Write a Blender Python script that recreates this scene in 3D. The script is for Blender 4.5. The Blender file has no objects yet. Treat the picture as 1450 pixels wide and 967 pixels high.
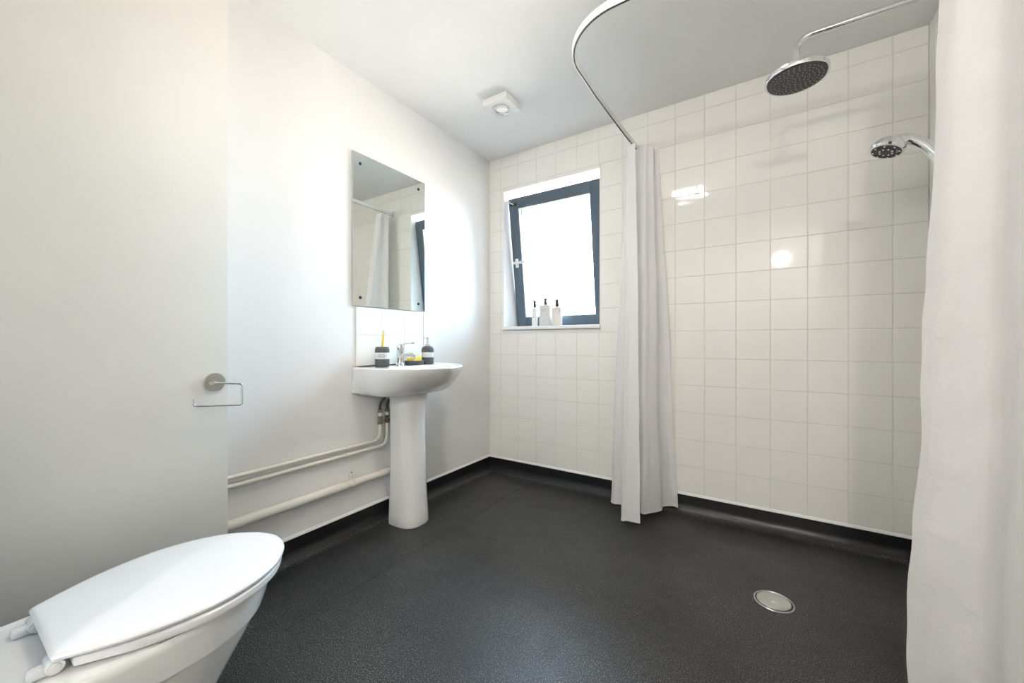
import bpy, bmesh, math, random
from mathutils import Vector, Matrix, noise
random.seed(7)
PI = math.pi
C = bpy.context.scene.collection
SC = bpy.context.scene

# ------------------------------------------------------------ camera, world, exposure
cam = bpy.data.objects.new('camera', bpy.data.cameras.new('camera'))
C.objects.link(cam)
cam.location = (0, 0, 0.99)
cam.rotation_euler = (PI/2, 0, math.radians(32.83))
cam.data.sensor_fit = 'HORIZONTAL'
cam.data.sensor_width = 36.0
cam.data.lens = 550/1450*36.0
cam.data.shift_y = 1.0/1450
cam.data.clip_start = 0.02
SC.camera = cam
SC.view_settings.view_transform = 'Standard'
SC.view_settings.look = 'None'
SC.view_settings.gamma = 1.0
SC.view_settings.use_curve_mapping = False
SC.view_settings.exposure = 0.30

SKY = 28.0
GROUND = 21.0
world = bpy.data.worlds.new('sky')
SC.world = world
world.use_nodes = True
wn = world.node_tree
bg = wn.nodes['Background']
# overcast blue-white sky above, sunlit pale ground below the horizon
wtc = wn.nodes.new('ShaderNodeTexCoord'); wsp = wn.nodes.new('ShaderNodeSeparateXYZ')
wmr = wn.nodes.new('ShaderNodeMapRange'); wmr.inputs['From Min'].default_value = -0.06; wmr.inputs['From Max'].default_value = 0.02
wmx = wn.nodes.new('ShaderNodeMix'); wmx.data_type = 'RGBA'; wmx.clamp_result = False
wmx.inputs['A'].default_value = (GROUND, GROUND*0.93, GROUND*0.84, 1)
wmx.inputs['B'].default_value = (SKY*0.62, SKY*0.82, SKY, 1)
wn.links.new(wtc.outputs['Generated'], wsp.inputs[0]); wn.links.new(wsp.outputs['Z'], wmr.inputs['Value'])
wn.links.new(wmr.outputs['Result'], wmx.inputs['Factor']); wn.links.new(wmx.outputs['Result'], bg.inputs['Color'])
bg.inputs['Strength'].default_value = 1.0

def area(name, loc, rot, sx, sy, power, col, spread=180):
    l = bpy.data.lights.new(name, 'AREA')
    l.shape = 'RECTANGLE'; l.size = sx; l.size_y = sy
    l.energy = power; l.color = col; l.spread = math.radians(spread)
    o = bpy.data.objects.new(name, l); C.objects.link(o)
    o.location = loc; o.rotation_euler = rot
    return o
# portal that steers sampling of the sky through the window opening
por = area('sky_portal', (-1.275, 2.74, 1.61), (PI/2, 0, PI), 0.80, 1.10, 1, (1, 1, 1))
por.rotation_euler = (-PI/2, 0, 0)
por.data.cycles.is_portal = True
GLOBE = 300.0        # emission of the unseen globe lamp behind the camera, raised as fill
CEIL_LAMP = 38.0      # emission of the flush ceiling light

# ------------------------------------------------------------ materials
def mat(name, col, rough=0.5, metal=0.0, coat=0.0, spec=0.5, bump=None, sss=0, emis=None):
    m = bpy.data.materials.new(name); m.use_nodes = True
    nt = m.node_tree; b = nt.nodes['Principled BSDF']
    b.inputs['Base Color'].default_value = (*col, 1)
    b.inputs['Roughness'].default_value = rough
    b.inputs['Metallic'].default_value = metal
    b.inputs['Coat Weight'].default_value = coat
    b.inputs['Coat Roughness'].default_value = 0.05
    b.inputs['Specular IOR Level'].default_value = spec
    if emis:
        b.inputs['Emission Color'].default_value = (*emis[0], 1)
        b.inputs['Emission Strength'].default_value = emis[1]
    tc = nt.nodes.new('ShaderNodeTexCoord')
    # faint procedural tone variation everywhere
    n = nt.nodes.new('ShaderNodeTexNoise'); n.inputs['Scale'].default_value = 6
    nt.links.new(tc.outputs['Object'], n.inputs['Vector'])
    mx = nt.nodes.new('ShaderNodeMix'); mx.data_type = 'RGBA'
    mx.inputs['A'].default_value = (*[c*0.97 for c in col], 1)
    mx.inputs['B'].default_value = (*[min(1, c*1.03) for c in col], 1)
    nt.links.new(n.outputs['Fac'], mx.inputs['Factor'])
    nt.links.new(mx.outputs['Result'], b.inputs['Base Color'])
    if bump:
        sc, st, dist = bump
        n2 = nt.nodes.new('ShaderNodeTexNoise'); n2.inputs['Scale'].default_value = sc
        n2.inputs['Detail'].default_value = 4
        nt.links.new(tc.outputs['Object'], n2.inputs['Vector'])
        bp = nt.nodes.new('ShaderNodeBump'); bp.inputs['Strength'].default_value = st
        bp.inputs['Distance'].default_value = dist
        nt.links.new(n2.outputs['Fac'], bp.inputs['Height'])
        nt.links.new(bp.outputs['Normal'], b.inputs['Normal'])
    return m

M = {}
M['plaster'] = mat('white_plaster', (0.83, 0.825, 0.815), 0.55, bump=(90, 0.05, 0.002))
M['partition'] = mat('cream_partition_paint', (0.76, 0.745, 0.70), 0.5, bump=(60, 0.04, 0.002))
M['ceiling'] = mat('white_ceiling_paint', (0.92, 0.91, 0.90), 0.8)
M['tile'] = mat('glazed_white_tile', (0.88, 0.865, 0.825), 0.05, coat=0.0)
M['grout'] = mat('grey_grout', (0.70, 0.68, 0.63), 0.85)
M['reveal'] = mat('white_reveal_paint', (0.86, 0.86, 0.86), 0.5)
M['ceramic'] = mat('white_ceramic', (0.86, 0.86, 0.85), 0.10, coat=0.5)
M['seat'] = mat('white_seat_plastic', (0.82, 0.83, 0.85), 0.22)
M['chrome'] = mat('polished_chrome', (0.78, 0.79, 0.80), 0.08, metal=1)
M['steel'] = mat('brushed_steel', (0.60, 0.60, 0.58), 0.30, metal=1)
M['satin'] = mat('satin_nickel', (0.55, 0.54, 0.50), 0.28, metal=1)
M['pipe'] = mat('painted_pipe_white', (0.80, 0.77, 0.70), 0.35)
M['white_plastic'] = mat('white_plastic', (0.82, 0.82, 0.80), 0.35)
M['frame'] = mat('anthracite_paint_with_flare', (0.075, 0.11, 0.15), 0.35)  # anthracite frame, with the bluish window flare mixed into its base colour
M['dark'] = mat('black_rubber', (0.012, 0.012, 0.013), 0.6)
M['knit'] = mat('dark_grey_knit_ceramic', (0.085, 0.085, 0.088), 0.7, bump=(260, 0.8, 0.003))
M['band'] = mat('white_glazed_band', (0.66, 0.66, 0.66), 0.4)
M['yellow'] = mat('yellow_plastic', (0.80, 0.60, 0.04), 0.4)
M['sponge'] = mat('yellow_sponge', (0.90, 0.62, 0.08), 0.9, bump=(200, 0.6, 0.003))
M['green'] = mat('green_scourer', (0.30, 0.38, 0.06), 0.9, bump=(250, 0.7, 0.002))
M['white_bristle'] = mat('white_bristle', (0.8, 0.8, 0.75), 0.8)
M['dish'] = mat('charcoal_dish', (0.05, 0.06, 0.065), 0.5)
M['hose'] = mat('braided_hose', (0.10, 0.085, 0.07), 0.45, metal=0.6, bump=(400, 0.8, 0.002))
M['brass'] = mat('tarnished_brass', (0.30, 0.25, 0.18), 0.35, metal=0.9)
M['nozzle_face'] = mat('dark_grey_nozzle_face', (0.045, 0.047, 0.045), 0.45)
M['nozzle'] = mat('pale_rubber_nozzle', (0.45, 0.46, 0.44), 0.5)
M['cap'] = mat('dark_pump_cap', (0.03, 0.03, 0.035), 0.35)
M['bottle_white'] = mat('white_bottle', (0.75, 0.75, 0.74), 0.3)
M['bottle_grey'] = mat('pale_grey_bottle', (0.62, 0.62, 0.60), 0.3)
M['bottle_cream'] = mat('cream_bottle', (0.74, 0.68, 0.62), 0.3)
M['print'] = mat('grey_print', (0.18, 0.18, 0.18), 0.6)
M['door'] = mat('white_door_paint', (0.72, 0.71, 0.68), 0.45)
M['bulb'] = mat('frosted_lamp', (0.8, 0.8, 0.78), 0.4, emis=((1, 0.95, 0.88), 0.2))
M['globe'] = mat('opal_globe', (0.8, 0.8, 0.8), 0.4, emis=((1.0, 0.95, 0.885), GLOBE))
M['lamp'] = mat('opal_lamp', (0.8, 0.8, 0.8), 0.4, emis=((1.0, 0.93, 0.85), CEIL_LAMP))

def vinyl():
    m = bpy.data.materials.new('black_safety_vinyl'); m.use_nodes = True
    nt = m.node_tree; b = nt.nodes['Principled BSDF']; L = nt.links.new
    tc = nt.nodes.new('ShaderNodeTexCoord')
    def noi(s, d=2):
        n = nt.nodes.new('ShaderNodeTexNoise'); n.inputs['Scale'].default_value = s
        n.inputs['Detail'].default_value = d
        L(tc.outputs['Object'], n.inputs['Vector']); return n
    def ramp(src, stops):
        r = nt.nodes.new('ShaderNodeValToRGB')
        el = r.color_ramp.elements
        el[0].position, el[0].color = stops[0][0], (*stops[0][1], 1)
        el[1].position, el[1].color = stops[1][0], (*stops[1][1], 1)
        for p, c in stops[2:]:
            e = el.new(p); e.color = (*c, 1)
        L(src, r.inputs['Fac']); return r
    big = noi(2.2, 4); fine = noi(300, 5); mid = noi(18, 5)
    r1 = ramp(fine.outputs['Fac'], [(0.46, (0.006, 0.0063, 0.0066)), (0.57, (0.026, 0.027, 0.027)), (0.665, (0.21, 0.21, 0.205))])
    r2 = ramp(big.outputs['Fac'], [(0.35, (0.65, 0.65, 0.65)), (0.68, (1.5, 1.5, 1.5))])
    mx = nt.nodes.new('ShaderNodeMix'); mx.data_type = 'RGBA'; mx.blend_type = 'MULTIPLY'
    mx.inputs['Factor'].default_value = 1
    L(r1.outputs['Color'], mx.inputs['A']); L(r2.outputs['Color'], mx.inputs['B'])
    # scattered small pale flecks
    vo = nt.nodes.new('ShaderNodeTexVoronoi'); vo.inputs['Scale'].default_value = 26
    L(tc.outputs['Object'], vo.inputs['Vector'])
    lt = nt.nodes.new('ShaderNodeMath'); lt.operation = 'LESS_THAN'; lt.inputs[1].default_value = 0.05
    L(vo.outputs['Distance'], lt.inputs[0])
    sp = nt.nodes.new('ShaderNodeSeparateColor'); L(vo.outputs['Color'], sp.inputs['Color'])
    g2 = nt.nodes.new('ShaderNodeMath'); g2.operation = 'GREATER_THAN'; g2.inputs[1].default_value = 0.93
    L(sp.outputs[0], g2.inputs[0])
    ml = nt.nodes.new('ShaderNodeMath'); ml.operation = 'MULTIPLY'
    L(lt.outputs[0], ml.inputs[0]); L(g2.outputs[0], ml.inputs[1])
    mx2 = nt.nodes.new('ShaderNodeMix'); mx2.data_type = 'RGBA'
    mx2.inputs['B'].default_value = (0.25, 0.25, 0.23, 1)
    L(ml.outputs[0], mx2.inputs['Factor']); L(mx.outputs['Result'], mx2.inputs['A'])
    L(mx2.outputs['Result'], b.inputs['Base Color'])
    rr = nt.nodes.new('ShaderNodeMapRange')
    rr.inputs['To Min'].default_value = 0.36; rr.inputs['To Max'].default_value = 0.54
    L(mid.outputs['Fac'], rr.inputs['Value']); L(rr.outputs['Result'], b.inputs['Roughness'])
    bp = nt.nodes.new('ShaderNodeBump'); bp.inputs['Strength'].default_value = 0.2; bp.inputs['Distance'].default_value = 0.002
    L(fine.outputs['Fac'], bp.inputs['Height'])
    bp2 = nt.nodes.new('ShaderNodeBump'); bp2.inputs['Strength'].default_value = 0.25; bp2.inputs['Distance'].default_value = 0.012
    n3 = noi(5, 2); L(n3.outputs['Fac'], bp2.inputs['Height']); L(bp.outputs['Normal'], bp2.inputs['Normal'])
    L(bp2.outputs['Normal'], b.inputs['Normal'])
    b.inputs['Specular IOR Level'].default_value = 0.5
    return m
M['vinyl'] = vinyl()
M['cove'] = mat('black_vinyl_cove', (0.006, 0.006, 0.007), 0.36, bump=(200, 0.1, 0.001))

def fabric():
    m = bpy.data.materials.new('white_curtain_fabric'); m.use_nodes = True
    nt = m.node_tree; L = nt.links.new
    b = nt.nodes['Principled BSDF']; out = nt.nodes['Material Output']
    b.inputs['Base Color'].default_value = (0.93, 0.92, 0.925, 1)
    b.inputs['Roughness'].default_value = 0.75
    tr = nt.nodes.new('ShaderNodeBsdfTranslucent'); tr.inputs['Color'].default_value = (0.92, 0.91, 0.91, 1)
    mx = nt.nodes.new('ShaderNodeMixShader'); mx.inputs['Fac'].default_value = 0.38
    tc = nt.nodes.new('ShaderNodeTexCoord')
    n = nt.nodes.new('ShaderNodeTexNoise'); n.inputs['Scale'].default_value = 9; n.inputs['Detail'].default_value = 5
    n.inputs['Distortion'].default_value = 0.6
    L(tc.outputs['Object'], n.inputs['Vector'])
    w = nt.nodes.new('ShaderNodeTexNoise'); w.inputs['Scale'].default_value = 500
    L(tc.outputs['Object'], w.inputs['Vector'])
    b1 = nt.nodes.new('ShaderNodeBump'); b1.inputs['Strength'].default_value = 0.5; b1.inputs['Distance'].default_value = 0.022
    L(n.outputs['Fac'], b1.inputs['Height'])
    b2 = nt.nodes.new('ShaderNodeBump'); b2.inputs['Strength'].default_value = 0.1; b2.inputs['Distance'].default_value = 0.001
    L(w.outputs['Fac'], b2.inputs['Height']); L(b1.outputs['Normal'], b2.inputs['Normal'])
    L(b2.outputs['Normal'], b.inputs['Normal']); L(b2.outputs['Normal'], tr.inputs['Normal'])
    L(b.outputs[0], mx.inputs[1]); L(tr.outputs[0], mx.inputs[2]); L(mx.outputs[0], out.inputs['Surface'])
    return m
M['fabric'] = fabric()
M['hem'] = mat('white_curtain_hem', (0.86, 0.86, 0.87), 0.8)

def glass():
    m = bpy.data.materials.new('window_glass'); m.use_nodes = True
    nt = m.node_tree; L = nt.links.new; out = nt.nodes['Material Output']
    for n in list(nt.nodes):
        if n != out: nt.nodes.remove(n)
    t = nt.nodes.new('ShaderNodeBsdfTransparent'); t.inputs['Color'].default_value = (0.96, 0.98, 0.99, 1)
    g = nt.nodes.new('ShaderNodeBsdfGlossy'); g.inputs['Roughness'].default_value = 0.02
    f = nt.nodes.new('ShaderNodeFresnel'); f.inputs['IOR'].default_value = 1.45
    mx = nt.nodes.new('ShaderNodeMixShader')
    L(f.outputs[0], mx.inputs[0]); L(t.outputs[0], mx.inputs[1]); L(g.outputs[0], mx.inputs[2]); L(mx.outputs[0], out.inputs['Surface'])
    return m
M['glass'] = glass()
M['mirror'] = mat('silvered_mirror', (0.84, 0.88, 0.85), 0.015, metal=1)
M['mirror_edge'] = mat('mirror_glass_edge', (0.55, 0.62, 0.58), 0.3)

# ------------------------------------------------------------ helpers
ORG = {}
def thing(name, label, cat, loc, group=None):
    o = bpy.data.objects.new(name, None); C.objects.link(o)
    o.empty_display_size = 0.05
    o.location = loc; o['label'] = label; o['category'] = cat
    if group: o['group'] = group
    ORG[o] = Vector(loc)
    return o
def obj(name, bm, m, parent=None, org=None, smooth=True, label=None):
    """bm in world coordinates -> one linked mesh object, its origin moved to org or to the parent's origin"""
    if parent is not None: o0 = ORG[parent]
    else: o0 = Vector(org) if org is not None else Vector((0, 0, 0))
    bmesh.ops.translate(bm, verts=bm.verts, vec=-o0)
    bmesh.ops.recalc_face_normals(bm, faces=bm.faces)
    me = bpy.data.meshes.new(name); bm.to_mesh(me); bm.free()
    ms = m if isinstance(m, (list, tuple)) else [m]
    for x in ms: me.materials.append(x)
    if smooth:
        for p in me.polygons: p.use_smooth = True
        me.set_sharp_from_angle(angle=math.radians(38))
    o = bpy.data.objects.new(name, me); C.objects.link(o)
    if parent is not None:
        o.parent = parent; ORG[o] = o0
    else:
        o.location = o0; ORG[o] = o0
    if label: o['label'] = label
    return o
def struct(name, bm, m, org=None, smooth=True):
    o = obj(name, bm, m, None, org, smooth); o['kind'] = 'structure'; return o
def tag(o, label, cat, group=None):
    o['label'] = label; o['category'] = cat
    if group: o['group'] = group
    return o
def B(): return bmesh.new()

def box(bm, x0, x1, y0, y1, z0, z1, bev=0.0, seg=2, mtx=None, mi=0):
    vs = [bm.verts.new(v) for v in [(x0,y0,z0),(x1,y0,z0),(x1,y1,z0),(x0,y1,z0),(x0,y0,z1),(x1,y0,z1),(x1,y1,z1),(x0,y1,z1)]]
    fs = [bm.faces.new([vs[i] for i in q]) for q in [(0,3,2,1),(4,5,6,7),(0,1,5,4),(1,2,6,5),(2,3,7,6),(3,0,4,7)]]
    for f in fs: f.material_index = mi
    allv = set(vs)
    if bev > 0:
        es = list({e for f in fs for e in f.edges})
        r = bmesh.ops.bevel(bm, geom=es, offset=bev, segments=seg, affect='EDGES', profile=0.5)
        allv = set(v for v in vs if v.is_valid) | set(r['verts'])
    if mtx: bmesh.ops.transform(bm, matrix=mtx, verts=list(allv))
    return bm

def loft(bm, rings, caps=(True, True), closed=True, mi=0):
    vr = [[bm.verts.new(p) for p in r] for r in rings]
    n = len(rings[0])
    for a, b in zip(vr, vr[1:]):
        for i in range(n if closed else n-1):
            j = (i+1) % n
            f = bm.faces.new((a[i], a[j], b[j], b[i])); f.material_index = mi
    if caps[0]: bm.faces.new(list(reversed(vr[0]))).material_index = mi
    if caps[1]: bm.faces.new(vr[-1]).material_index = mi
    return vr

def lathe(bm, prof, mtx, n=32, caps=(True, True), mi=0):
    """prof: (r, z) list; mtx: local z axis -> world"""
    rings = []
    for r, z in prof:
        r = max(r, 1e-5)
        rings.append([mtx @ Vector((r*math.cos(2*PI*i/n), r*math.sin(2*PI*i/n), z)) for i in range(n)])
    loft(bm, rings, caps, mi=mi)
    return bm
def T(x, y, z): return Matrix.Translation((x, y, z))
def axis(p, d):
    """matrix at p with local z along d"""
    return T(*p) @ Vector(d).normalized().to_track_quat('Z', 'Y').to_matrix().to_4x4()

def fillet(pts, r, seg=8):
    pts = [Vector(p) for p in pts]; out = [pts[0]]
    for a, b, c in zip(pts, pts[1:], pts[2:]):
        d1 = (a-b); d2 = (c-b); l1 = d1.length; l2 = d2.length
        d1.normalize(); d2.normalize()
        rr = r
        ang = d1.angle(d2)
        t = min(rr/math.tan(ang/2), l1*0.49, l2*0.49)
        p0 = b+d1*t; p1 = b+d2*t
        for k in range(seg+1):
            s = k/seg
            out.append(p0*(1-s)**2 + b*2*s*(1-s) + p1*s*s)
    out.append(pts[-1]); return out
def crom(pts, seg=6, closed=False):
    pts = [Vector(p) for p in pts]; n = len(pts); out = []
    rng = range(n) if closed else range(n-1)
    for i in rng:
        if closed: p0, p1, p2, p3 = pts[i-1], pts[i], pts[(i+1) % n], pts[(i+2) % n]
        else: p0, p1, p2, p3 = pts[max(i-1, 0)], pts[i], pts[i+1], pts[min(i+2, n-1)]
        for k in range(seg):
            t = k/seg
            out.append(0.5*((2*p1)+(p2-p0)*t+(2*p0-5*p1+4*p2-p3)*t*t+(3*p1-p0-3*p2+p3)*t**3))
    if not closed: out.append(pts[-1])
    return out
def sweep(bm, pts, shape, up=Vector((0, 0, 1)), caps=(True, True), mi=0, radii=None):
    """shape: list of (side, up) offsets swept on pts"""
    pts = [Vector(p) for p in pts]; rings = []
    prev = None
    for i, p in enumerate(pts):
        t = (pts[min(i+1, len(pts)-1)] - pts[max(i-1, 0)]).normalized()
        if prev is None:
            u = up if abs(t.dot(up)) < 0.95 else Vector((1, 0, 0))
            s = t.cross(u).normalized()
        else:
            s = (prev - t*prev.dot(t)).normalized()
        prev = s; u = s.cross(t).normalized()
        k = radii[i] if radii else 1
        rings.append([p + s*a*k + u*b*k for a, b in shape])
    loft(bm, rings, caps, mi=mi); return bm
def circ(r, n=16): return [(r*math.cos(2*PI*i/n), r*math.sin(2*PI*i/n)) for i in range(n)]
def tube(bm, pts, r, n=16, radii=None, mi=0):
    return sweep(bm, pts, circ(r, n), radii=radii, mi=mi)
def quad(bm, a, b, c, d, mi=0):
    f = bm.faces.new([bm.verts.new(v) for v in (a, b, c, d)]); f.material_index = mi
    return f

# ------------------------------------------------------------ room
XL, XR, YB, H = -1.79, 0.621, 2.45, 2.40
WX0, WX1, WZ0, WZ1 = -1.657, -0.893, 1.080, 2.137      # window opening
XP, YP = -1.54, 0.591                                    # partition face and end
YF = -2.25                                               # wall behind the camera
YT = -0.16                                               # boxed wall behind the toilet
COVE = 0.104

bm = B(); box(bm, XL-0.3, XR+0.3, YF-0.3, YB+0.3, -0.1, 0)
# round hollow for the drain is carried by the drain itself, set flush
struct('floor', bm, M['vinyl'], smooth=False)
bm = B(); box(bm, XL-0.3, XR+0.3, YF-0.3, YB+0.3, H, H+0.1)
struct('ceiling', bm, M['ceiling'], smooth=False)
bm = B(); box(bm, XL-0.15, XL, YF-0.15, YB+0.3, 0, H)
struct('wall_left', bm, M['plaster'], smooth=False)
bm = B(); box(bm, XL, XP, YT, YP, 0, H, bev=0.003)
struct('wall_partition', bm, M['partition'])
bm = B(); box(bm, XL, -0.965, YF, YT, 0, H, bev=0.003)
struct('wall_behind_toilet', bm, M['partition'])
# front wall with doorway
bm = B()
box(bm, -0.965, -0.42, YF-0.12, YF, 0, H); box(bm, 0.42, XR, YF-0.12, YF, 0, H); box(bm, -0.42, 0.42, YF-0.12, YF, 2.05, H)
struct('wall_front', bm, M['plaster'], smooth=False)
bm = B(); box(bm, -0.47, -0.42, YF-0.02, YF+0.015, 0, 2.10, 0.003); box(bm, 0.42, 0.47, YF-0.02, YF+0.015, 0, 2.10, 0.003); box(bm, -0.42, 0.42, YF-0.02, YF+0.015, 2.05, 2.10, 0.003)
dr = struct('door_1', bm, M['door'])
bm = B(); box(bm, -0.415, 0.415, YF-0.10, YF-0.06, 0.005, 2.045, 0.002); obj('door_leaf', bm, M['door'], dr)
bm = B(); tube(bm, fillet([(0.34, YF-0.06, 1.02), (0.34, YF-0.01, 1.02), (0.23, YF-0.01, 1.02)], 0.015), 0.009); obj('door_handle', bm, M['steel'], dr)

# back wall core with window hole
def wall_box_hole(bm, x0, x1, y0, y1, z0, z1, hx0, hx1, hz0, hz1):
    box(bm, x0, hx0, y0, y1, z0, z1); box(bm, hx1, x1, y0, y1, z0, z1)
    box(bm, hx0, hx1, y0, y1, z0, hz0); box(bm, hx0, hx1, y0, y1, hz1, z1)
def tile_patch(bm, place, a0, a1, z0, z1, holes=()):
    """one glazed tile between joints, cut around holes; place(a, z, d) -> world, d = out of the wall"""
    rects = [(a0, a1, z0, z1)]
    for h in holes:
        new = []
        for r in rects:
            if r[1] <= h[0] or r[0] >= h[1] or r[3] <= h[2] or r[2] >= h[3]: new.append(r); continue
            if r[0] < h[0]: new.append((r[0], h[0], r[2], r[3]))
            if r[1] > h[1]: new.append((h[1], r[1], r[2], r[3]))
            m0, m1 = max(r[0], h[0]), min(r[1], h[1])
            if r[2] < h[2]: new.append((m0, m1, r[2], h[2]))
            if r[3] > h[3]: new.append((m0, m1, h[3], r[3]))
        rects = new
    ta = random.uniform(-1, 1)*0.0032; tz = random.uniform(-1, 1)*0.0032   # laid very slightly out of true
    for r in rects:
        if r[1]-r[0] < 0.004 or r[3]-r[2] < 0.004: continue
        g = 0.0011; e = 0.0016; t = 0.0016
        ca, cz = (r[0]+r[1])/2, (r[2]+r[3])/2
        def P(a, z, d): return place(a, z, d + (a-ca)*ta + (z-cz)*tz)
        lo = [P(r[0]+g, r[2]+g, 0), P(r[1]-g, r[2]+g, 0), P(r[1]-g, r[3]-g, 0), P(r[0]+g, r[3]-g, 0)]
        hi = [P(r[0]+g+e, r[2]+g+e, t), P(r[1]-g-e, r[2]+g+e, t), P(r[1]-g-e, r[3]-g-e, t), P(r[0]+g+e, r[3]-g-e, t)]
        lv = [bm.verts.new(v) for v in lo]; hv = [bm.verts.new(v) for v in hi]
        bm.faces.new(hv).material_index = 1
        for i in range(4):
            bm.faces.new((lv[i], lv[(i+1) % 4], hv[(i+1) % 4], hv[i])).material_index = 1
PA, PZ = 0.1563, 0.1576
bm = B()
wall_box_hole(bm, XL-0.15, XR+0.15, YB+0.0016, YB+0.25, 0, H, WX0, WX1, WZ0, WZ1)
zs = [0.2668+PZ*k for k in range(-1, 15)]
xs = [0.5035+PA*k for k in range(-16, 2)]
for i in range(len(xs)-1):
    for k in range(len(zs)-1):
        a0, a1 = max(xs[i], XL), min(xs[i+1], XR-0.001); z0, z1 = zs[k], min(zs[k+1], H)
        if a1-a0 < 0.004 or z1-z0 < 0.004: continue
        tile_patch(bm, lambda a, z, d: (a, YB+0.0016-d, z), a0, a1, z0, z1, [(WX0, WX1, WZ0, WZ1)])
struct('wall_back', bm, [M['grout'], M['tile']], smooth=False)
# right wall
bm = B()
box(bm, XR+0.0016, XR+0.15, YF-0.15, YB+0.0016, 0, H)
ys = [YB-0.08-PA*k for k in range(-1, 31)]
for i in range(len(ys)-1):
    for k in range(len(zs)-1):
        a0, a1 = ys[i+1], min(ys[i], YB); z0, z1 = zs[k], min(zs[k+1], H)
        if a1-a0 < 0.004 or z1-z0 < 0.004: continue
        tile_patch(bm, lambda a, z, d: (XR+0.0016-d, a, z), a0, a1, z0, z1)
struct('wall_right', bm, [M['grout'], M['tile']], smooth=False)

# coved vinyl upstands and their white cap strips
def cove_prof(n=12, r=0.055, t=0.005):
    p = [(0.0, COVE), (t, COVE)]
    for k in range(n+1):
        a = k/n*PI/2
        p.append((t + r*(1-math.cos(a))+0.0, r - r*math.sin(a) + 0.0006))
    p.append((t+r+0.012, 0.0001)); p.append((0.0, 0.0002))
    return p
def cove(name, p0, p1, inward, m0=0, m1=0):
    """p0->p1 along the wall foot, inward = unit vector into the room; m0/m1 mitre (+1 inner corner)"""
    bm = B(); p0 = Vector(p0); p1 = Vector(p1); iw = Vector(inward); d = (p1-p0).normalized()
    ra, rb = [], []
    for a, z in cove_prof():
        ra.append(p0 + iw*a + d*a*m0 + Vector((0, 0, z))); rb.append(p1 + iw*a - d*a*m1 + Vector((0, 0, z)))
    loft(bm, [ra, rb])
    for f in bm.faces:
        if f.calc_center_median().z < 0.012 and len(f.verts) == 4: f.material_index = 1
    return struct(name, bm, [M['cove'], M['vinyl']])
def capstrip(name, p0, p1, inward):
    bm = B(); p0 = Vector(p0); p1 = Vector(p1); iw = Vector(inward)
    prof = [(0, COVE+0.012), (0.004, COVE+0.010), (0.008, COVE+0.004), (0.0085, COVE-0.001), (0, COVE-0.001)]
    loft(bm, [[p + iw*a + Vector((0, 0, z)) for a, z in prof] for p in (p0, p1)])
    return struct(name, bm, M['white_plastic'])
cove('baseboard_left', (XL, YP, 0), (XL, YB, 0), (1, 0, 0), 1, 1)
cove('baseboard_back', (XL, YB, 0), (XR, YB, 0), (0, -1, 0), 1, 1)
cove('baseboard_right', (XR, YB, 0), (XR, YF, 0), (-1, 0, 0), 1, 1)
cove('baseboard_partition', (XP, YT, 0), (XP, YP, 0), (1, 0, 0), 1, -1)
cove('baseboard_partition_end', (XP, YP, 0), (XL, YP, 0), (0, 1, 0), -1, 1)
capstrip('trim_1', (XL, YP, 0), (XL, YB, 0), (1, 0, 0))
capstrip('trim_2', (XL, YB, 0), (XR, YB, 0), (0, -1, 0))
capstrip('trim_3', (XR, YB, 0), (XR, YF, 0), (-1, 0, 0))
capstrip('trim_4', (XP, YT, 0), (XP, YP, 0), (1, 0, 0))
# weld seam of the vinyl sheet
bm = B(); box(bm, -1.3794, -1.3784, 0.7, YB-0.06, -0.001, 0.0006)
struct('trim_5', bm, M['cove'])

# ------------------------------------------------------------ window
win = B()
d0, d1 = YB+0.0016, 2.70
# reveal lining (thin painted boards)
box(win, WX0, WX0+0.006, YB-0.002, d1, WZ0, WZ1); box(win, WX1-0.004, WX1, YB-0.002, d1, WZ0, WZ1); box(win, WX0, WX1, YB-0.002, d1, WZ1-0.006, WZ1)
W = struct('window_1', win, M['reveal'], org=(-1.275, YB, WZ0), smooth=False)
bm = B(); box(bm, WX0-0.004, WX1+0.003, YB-0.022, d1-0.04, WZ0+0.002, WZ0+0.027, 0.003)
obj('sill', bm, M['reveal'], W)
# outer frame
def frame4(bm, x0, x1, z0, z1, y0, y1, w, bev=0.003, mtx=None):
    for a in ((x0, x0+w, z0, z1), (x1-w, x1, z0, z1), (x0+w, x1-w, z0, z0+w), (x0+w, x1-w, z1-w, z1)):
        box(bm, a[0], a[1], y0, y1, a[2], a[3], bev, mtx=mtx)
bm = B(); frame4(bm, WX0+0.006, WX1-0.004, WZ0+0.027, WZ1-0.006, 2.66, 2.72, 0.032)
obj('outer_frame', bm, M['frame'], W)
# tilted sash: hinged at its bottom, leaning into the room
hp = Vector((0, 2.665, 1.112)); tilt = math.radians(7.9)
MS = T(*hp) @ Matrix.Rotation(tilt, 4, 'X')
sx0, sx1, sh = -1.637, -0.906, 0.985
bm = B()
frame4(bm, sx0, sx1, 0, sh, -0.045, 0.0, 0.078, 0.003, MS)
frame4(bm, sx0+0.010, sx1-0.010, 0.010, sh-0.010, 0.0, 0.012, 0.06, 0.002, MS)
sash = obj('sash', bm, M['frame'], W)
bm = B(); frame4(bm, sx0+0.074, sx1-0.074, 0.074, sh-0.074, -0.038, -0.024, 0.010, 0.002, MS)
obj('glazing_bead', bm, M['white_plastic'], sash)
bm = B(); box(bm, sx0+0.08, sx1-0.08, -0.024, -0.018, 0.08, sh-0.08, mtx=MS)
obj('pane', bm, M['glass'], sash, smooth=False)
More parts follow.
